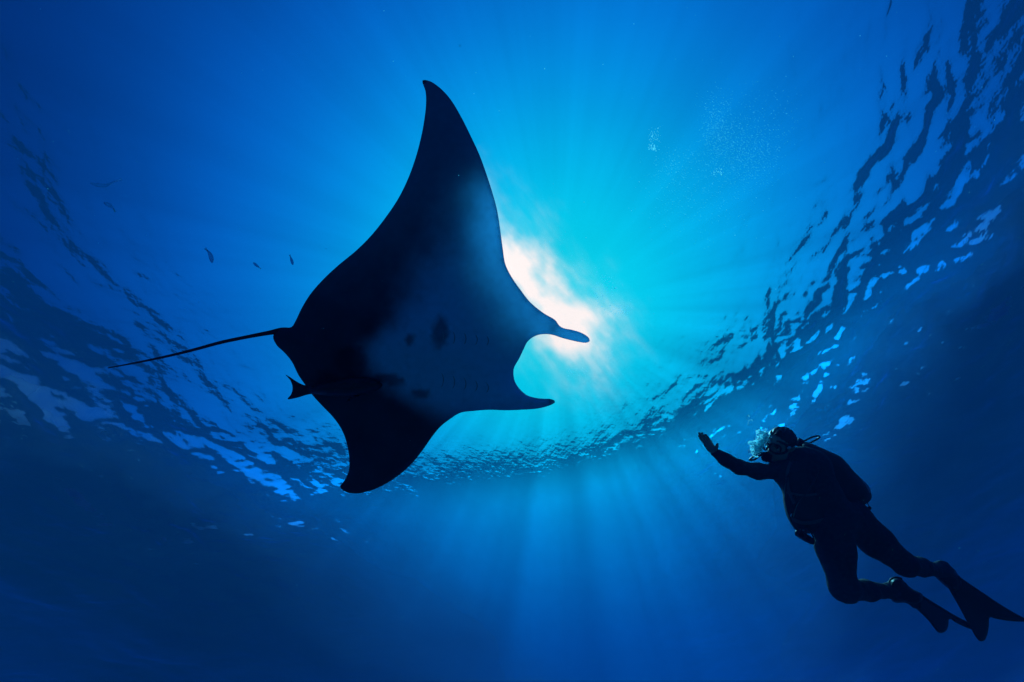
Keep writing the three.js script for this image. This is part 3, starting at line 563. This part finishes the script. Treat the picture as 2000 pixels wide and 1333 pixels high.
  add('hose', flex([[1560, 1038, -0.12], [1568, 1034, -0.12], [1580, 1037, -0.12], [1587, 1046, -0.12], [1591, 1058, -0.13]], 0.0048), M.hose, console_);

  // fins: foot pockets and split blades, thin and slightly curved
  const fin = (pocket, pd, ph, blade, bd, ribs) => {
    const f = new THREE.Group(); f.name = 'fin'; diver.add(f);
    add('foot_pocket', swollen(pocket, 4, 2.5, pd, (x, y, d) => Math.min(ph, Math.sqrt(d * 30) * PX), O), M.rubber, f);
    add('blade', swollen(blade, 5, 3, bd, (x, y, d) => 0.008 * (1 - Math.exp(-d / 3)) + 0.002, O), M.rubber, f);
    for (const r of ribs) add('rib', flex(r.map(([x, y]) => [x, y, bd(x, y) - Z - 0.008]), 0.008), M.rubber, f);
    add('heel_strap', flex(pocket.slice(0, 4).map(([x, y]) => [x, y, pd(x, y) - Z]), 0.009), M.rubber, f);
  };
  fin([[1738, 1146], [1741, 1133], [1751, 1129], [1761, 1131], [1770, 1141], [1784, 1152], [1802, 1162], [1800, 1178], [1788, 1184], [1766, 1178], [1750, 1178], [1741, 1172]], (x) => Z + 0.21 - (x - 1745) * 0.0004, 0.05,
    [[1772, 1150], [1786, 1154], [1805, 1166], [1826, 1180], [1846, 1192], [1864, 1203], [1884, 1213], [1902, 1222], [1908, 1229], [1899, 1230], [1884, 1225], [1868, 1217], [1855, 1210], [1853, 1222], [1849, 1232], [1841, 1237], [1833, 1236], [1824, 1226], [1813, 1211], [1800, 1198], [1786, 1185], [1774, 1172]],
    (x, y) => Z + 0.17 + (x - 1780) * 0.0042 - (y - 1190) * 0.0026, [[[1790, 1158], [1830, 1183], [1870, 1207], [1898, 1221]], [[1784, 1182], [1810, 1206], [1830, 1229]]]);
  fin([[1822, 1118], [1826, 1106], [1836, 1100], [1850, 1103], [1864, 1112], [1872, 1124], [1880, 1142], [1866, 1156], [1850, 1148], [1836, 1136], [1828, 1128]], (x) => Z + 0.44 + (x - 1840) * 0.0006, 0.055,
    [[1848, 1118], [1866, 1120], [1884, 1134], [1908, 1150], [1936, 1169], [1964, 1187], [1990, 1202], [2012, 1214], [1992, 1215], [1966, 1213], [1944, 1209], [1934, 1207], [1932, 1224], [1929, 1240], [1923, 1252], [1914, 1253], [1906, 1244], [1898, 1230], [1888, 1210], [1876, 1188], [1864, 1166], [1852, 1146], [1843, 1130]],
    (x, y) => Z + 0.42 + (x - 1850) * 0.0015 + (y - 1130) * 0.0006, [[[1872, 1128], [1920, 1160], [1966, 1191], [2000, 1209]], [[1852, 1144], [1876, 1186], [1898, 1226], [1916, 1250]]]);
}

/* ------------------------------------------------------------------ air in the water */
{
  const round = new THREE.IcosahedronGeometry(1, 2), cap = new THREE.SphereGeometry(1, 12, 5, 0, Math.PI * 2, 0, 1.15);   // small bubbles are round, larger rising ones are caps
  const cloud = (name, label, list, m) => {
    const mesh = new THREE.InstancedMesh(m === M.bubble ? round : cap, m, list.length), q = new THREE.Quaternion(); mesh.name = numbered(name);
    list.forEach(([p, r, f], i) => mesh.setMatrixAt(i, new THREE.Matrix4().compose(p, q, V(r, r * f, r))));
    mesh.userData.kind = 'stuff'; tag(mesh, label, 'bubbles'); mesh.castShadow = mesh.receiveShadow = true; scene.add(mesh);
  };
  const rnd = random(77), gauss = () => { let s = 0; for (let i = 0; i < 6; i++) s += rnd(); return (s - 3) / 0.7; };
  // breath in front of the face
  let list = [];
  const fine = [];
  for (let i = 0; i < 1500; i++) {
    const t = rnd(), x = 1472 + t * 25 + gauss() * 3.6, y = 881 - t * 29 + gauss() * (4.5 + 3 * Math.sin(t * 3)), p = place(x, y, 3.14 + gauss() * 0.03);
    if (i % 4) fine.push([p, Math.min(0.009, 0.0016 + 0.0026 * Math.exp(gauss() * 0.6)), 0.75]); else list.push([p, Math.min(0.011, 0.002 + 0.003 * Math.exp(gauss() * 0.6)), 0.8]);
  }
  for (let i = 0; i < 60; i++) fine.push([place(1486 + gauss() * 2.8, 845 + gauss() * 1.6, 3.13 + gauss() * 0.02), 0.004 + 0.006 * rnd(), 0.7]);
  for (let i = 0; i < 50; i++) fine.push([place(1467 + gauss() * 2, 865 + gauss() * 2, 3.13 + gauss() * 0.02), 0.003 + 0.005 * rnd(), 0.7]);
  for (let i = 0; i < 12; i++) fine.push([place(1464 + gauss() * 3, 823 + gauss() * 5, 3.2 + gauss() * 0.05), 0.0015 + 0.003 * rnd(), 0.8]);
  cloud('exhaled_bubbles', 'cluster of glassy round bubbles breathed out before the face of the diver', list, M.bubble);
  cloud('exhaled_froth', 'bright pale froth of fine bubbles before the face of the diver', fine, M.froth);
  // old breath, spread out on its way to the surface
  const swarm = (name, label, spots, m) => { const l = []; for (const [cx, cy, sx, sy, z, n, r] of spots) for (let i = 0; i < n; i++) l.push([place(cx + gauss() * sx, cy + gauss() * sy, z + gauss() * 0.25), r * (0.35 + 0.9 * rnd() * rnd() + 0.1), 0.7]); cloud(name, label, l, m); };
  swarm('bubble_swarm', 'faint swarm of rising bubbles in the bright water above right of the manta ray', [[1278, 268, 6, 12, 7.5, 60, 0.009], [1275, 289, 4, 2.5, 7.5, 22, 0.014], [1320, 320, 22, 16, 7.6, 260, 0.0044], [1400, 250, 16, 34, 8, 700, 0.0042], [1402, 337, 5, 5, 8, 18, 0.012], [1450, 300, 38, 32, 8, 1400, 0.004], [1360, 380, 60, 44, 8, 700, 0.0042], [1480, 230, 44, 44, 8, 300, 0.0045]], M.froth);
  swarm('nose_bubbles', 'sparkling bubbles beside the sunlit head of the manta ray', [[1085, 470, 16, 10, 7, 45, 0.006], [1130, 520, 14, 14, 7, 60, 0.006], [1180, 565, 14, 16, 7, 170, 0.0085], [1215, 605, 12, 6, 7, 110, 0.0085], [1125, 730, 10, 5, 7, 30, 0.007], [1190, 690, 4, 5, 7, 14, 0.007]], M.froth);
  // specks of drifting plankton
  const specks = []; for (let i = 0; i < 260; i++) { const z = 0.9 + 5 * rnd() * rnd(); specks.push([place(rnd() * 2000, rnd() * 1333, z), 0.0005 + 0.0009 * rnd() * (0.4 + z * 0.25), 0.6]); }
  cloud('plankton_specks', 'pale specks of plankton drifting through the open blue water', specks, M.froth);
  scene.children[scene.children.length - 1].userData.category = 'plankton';
}
renderer.render(scene, camera);
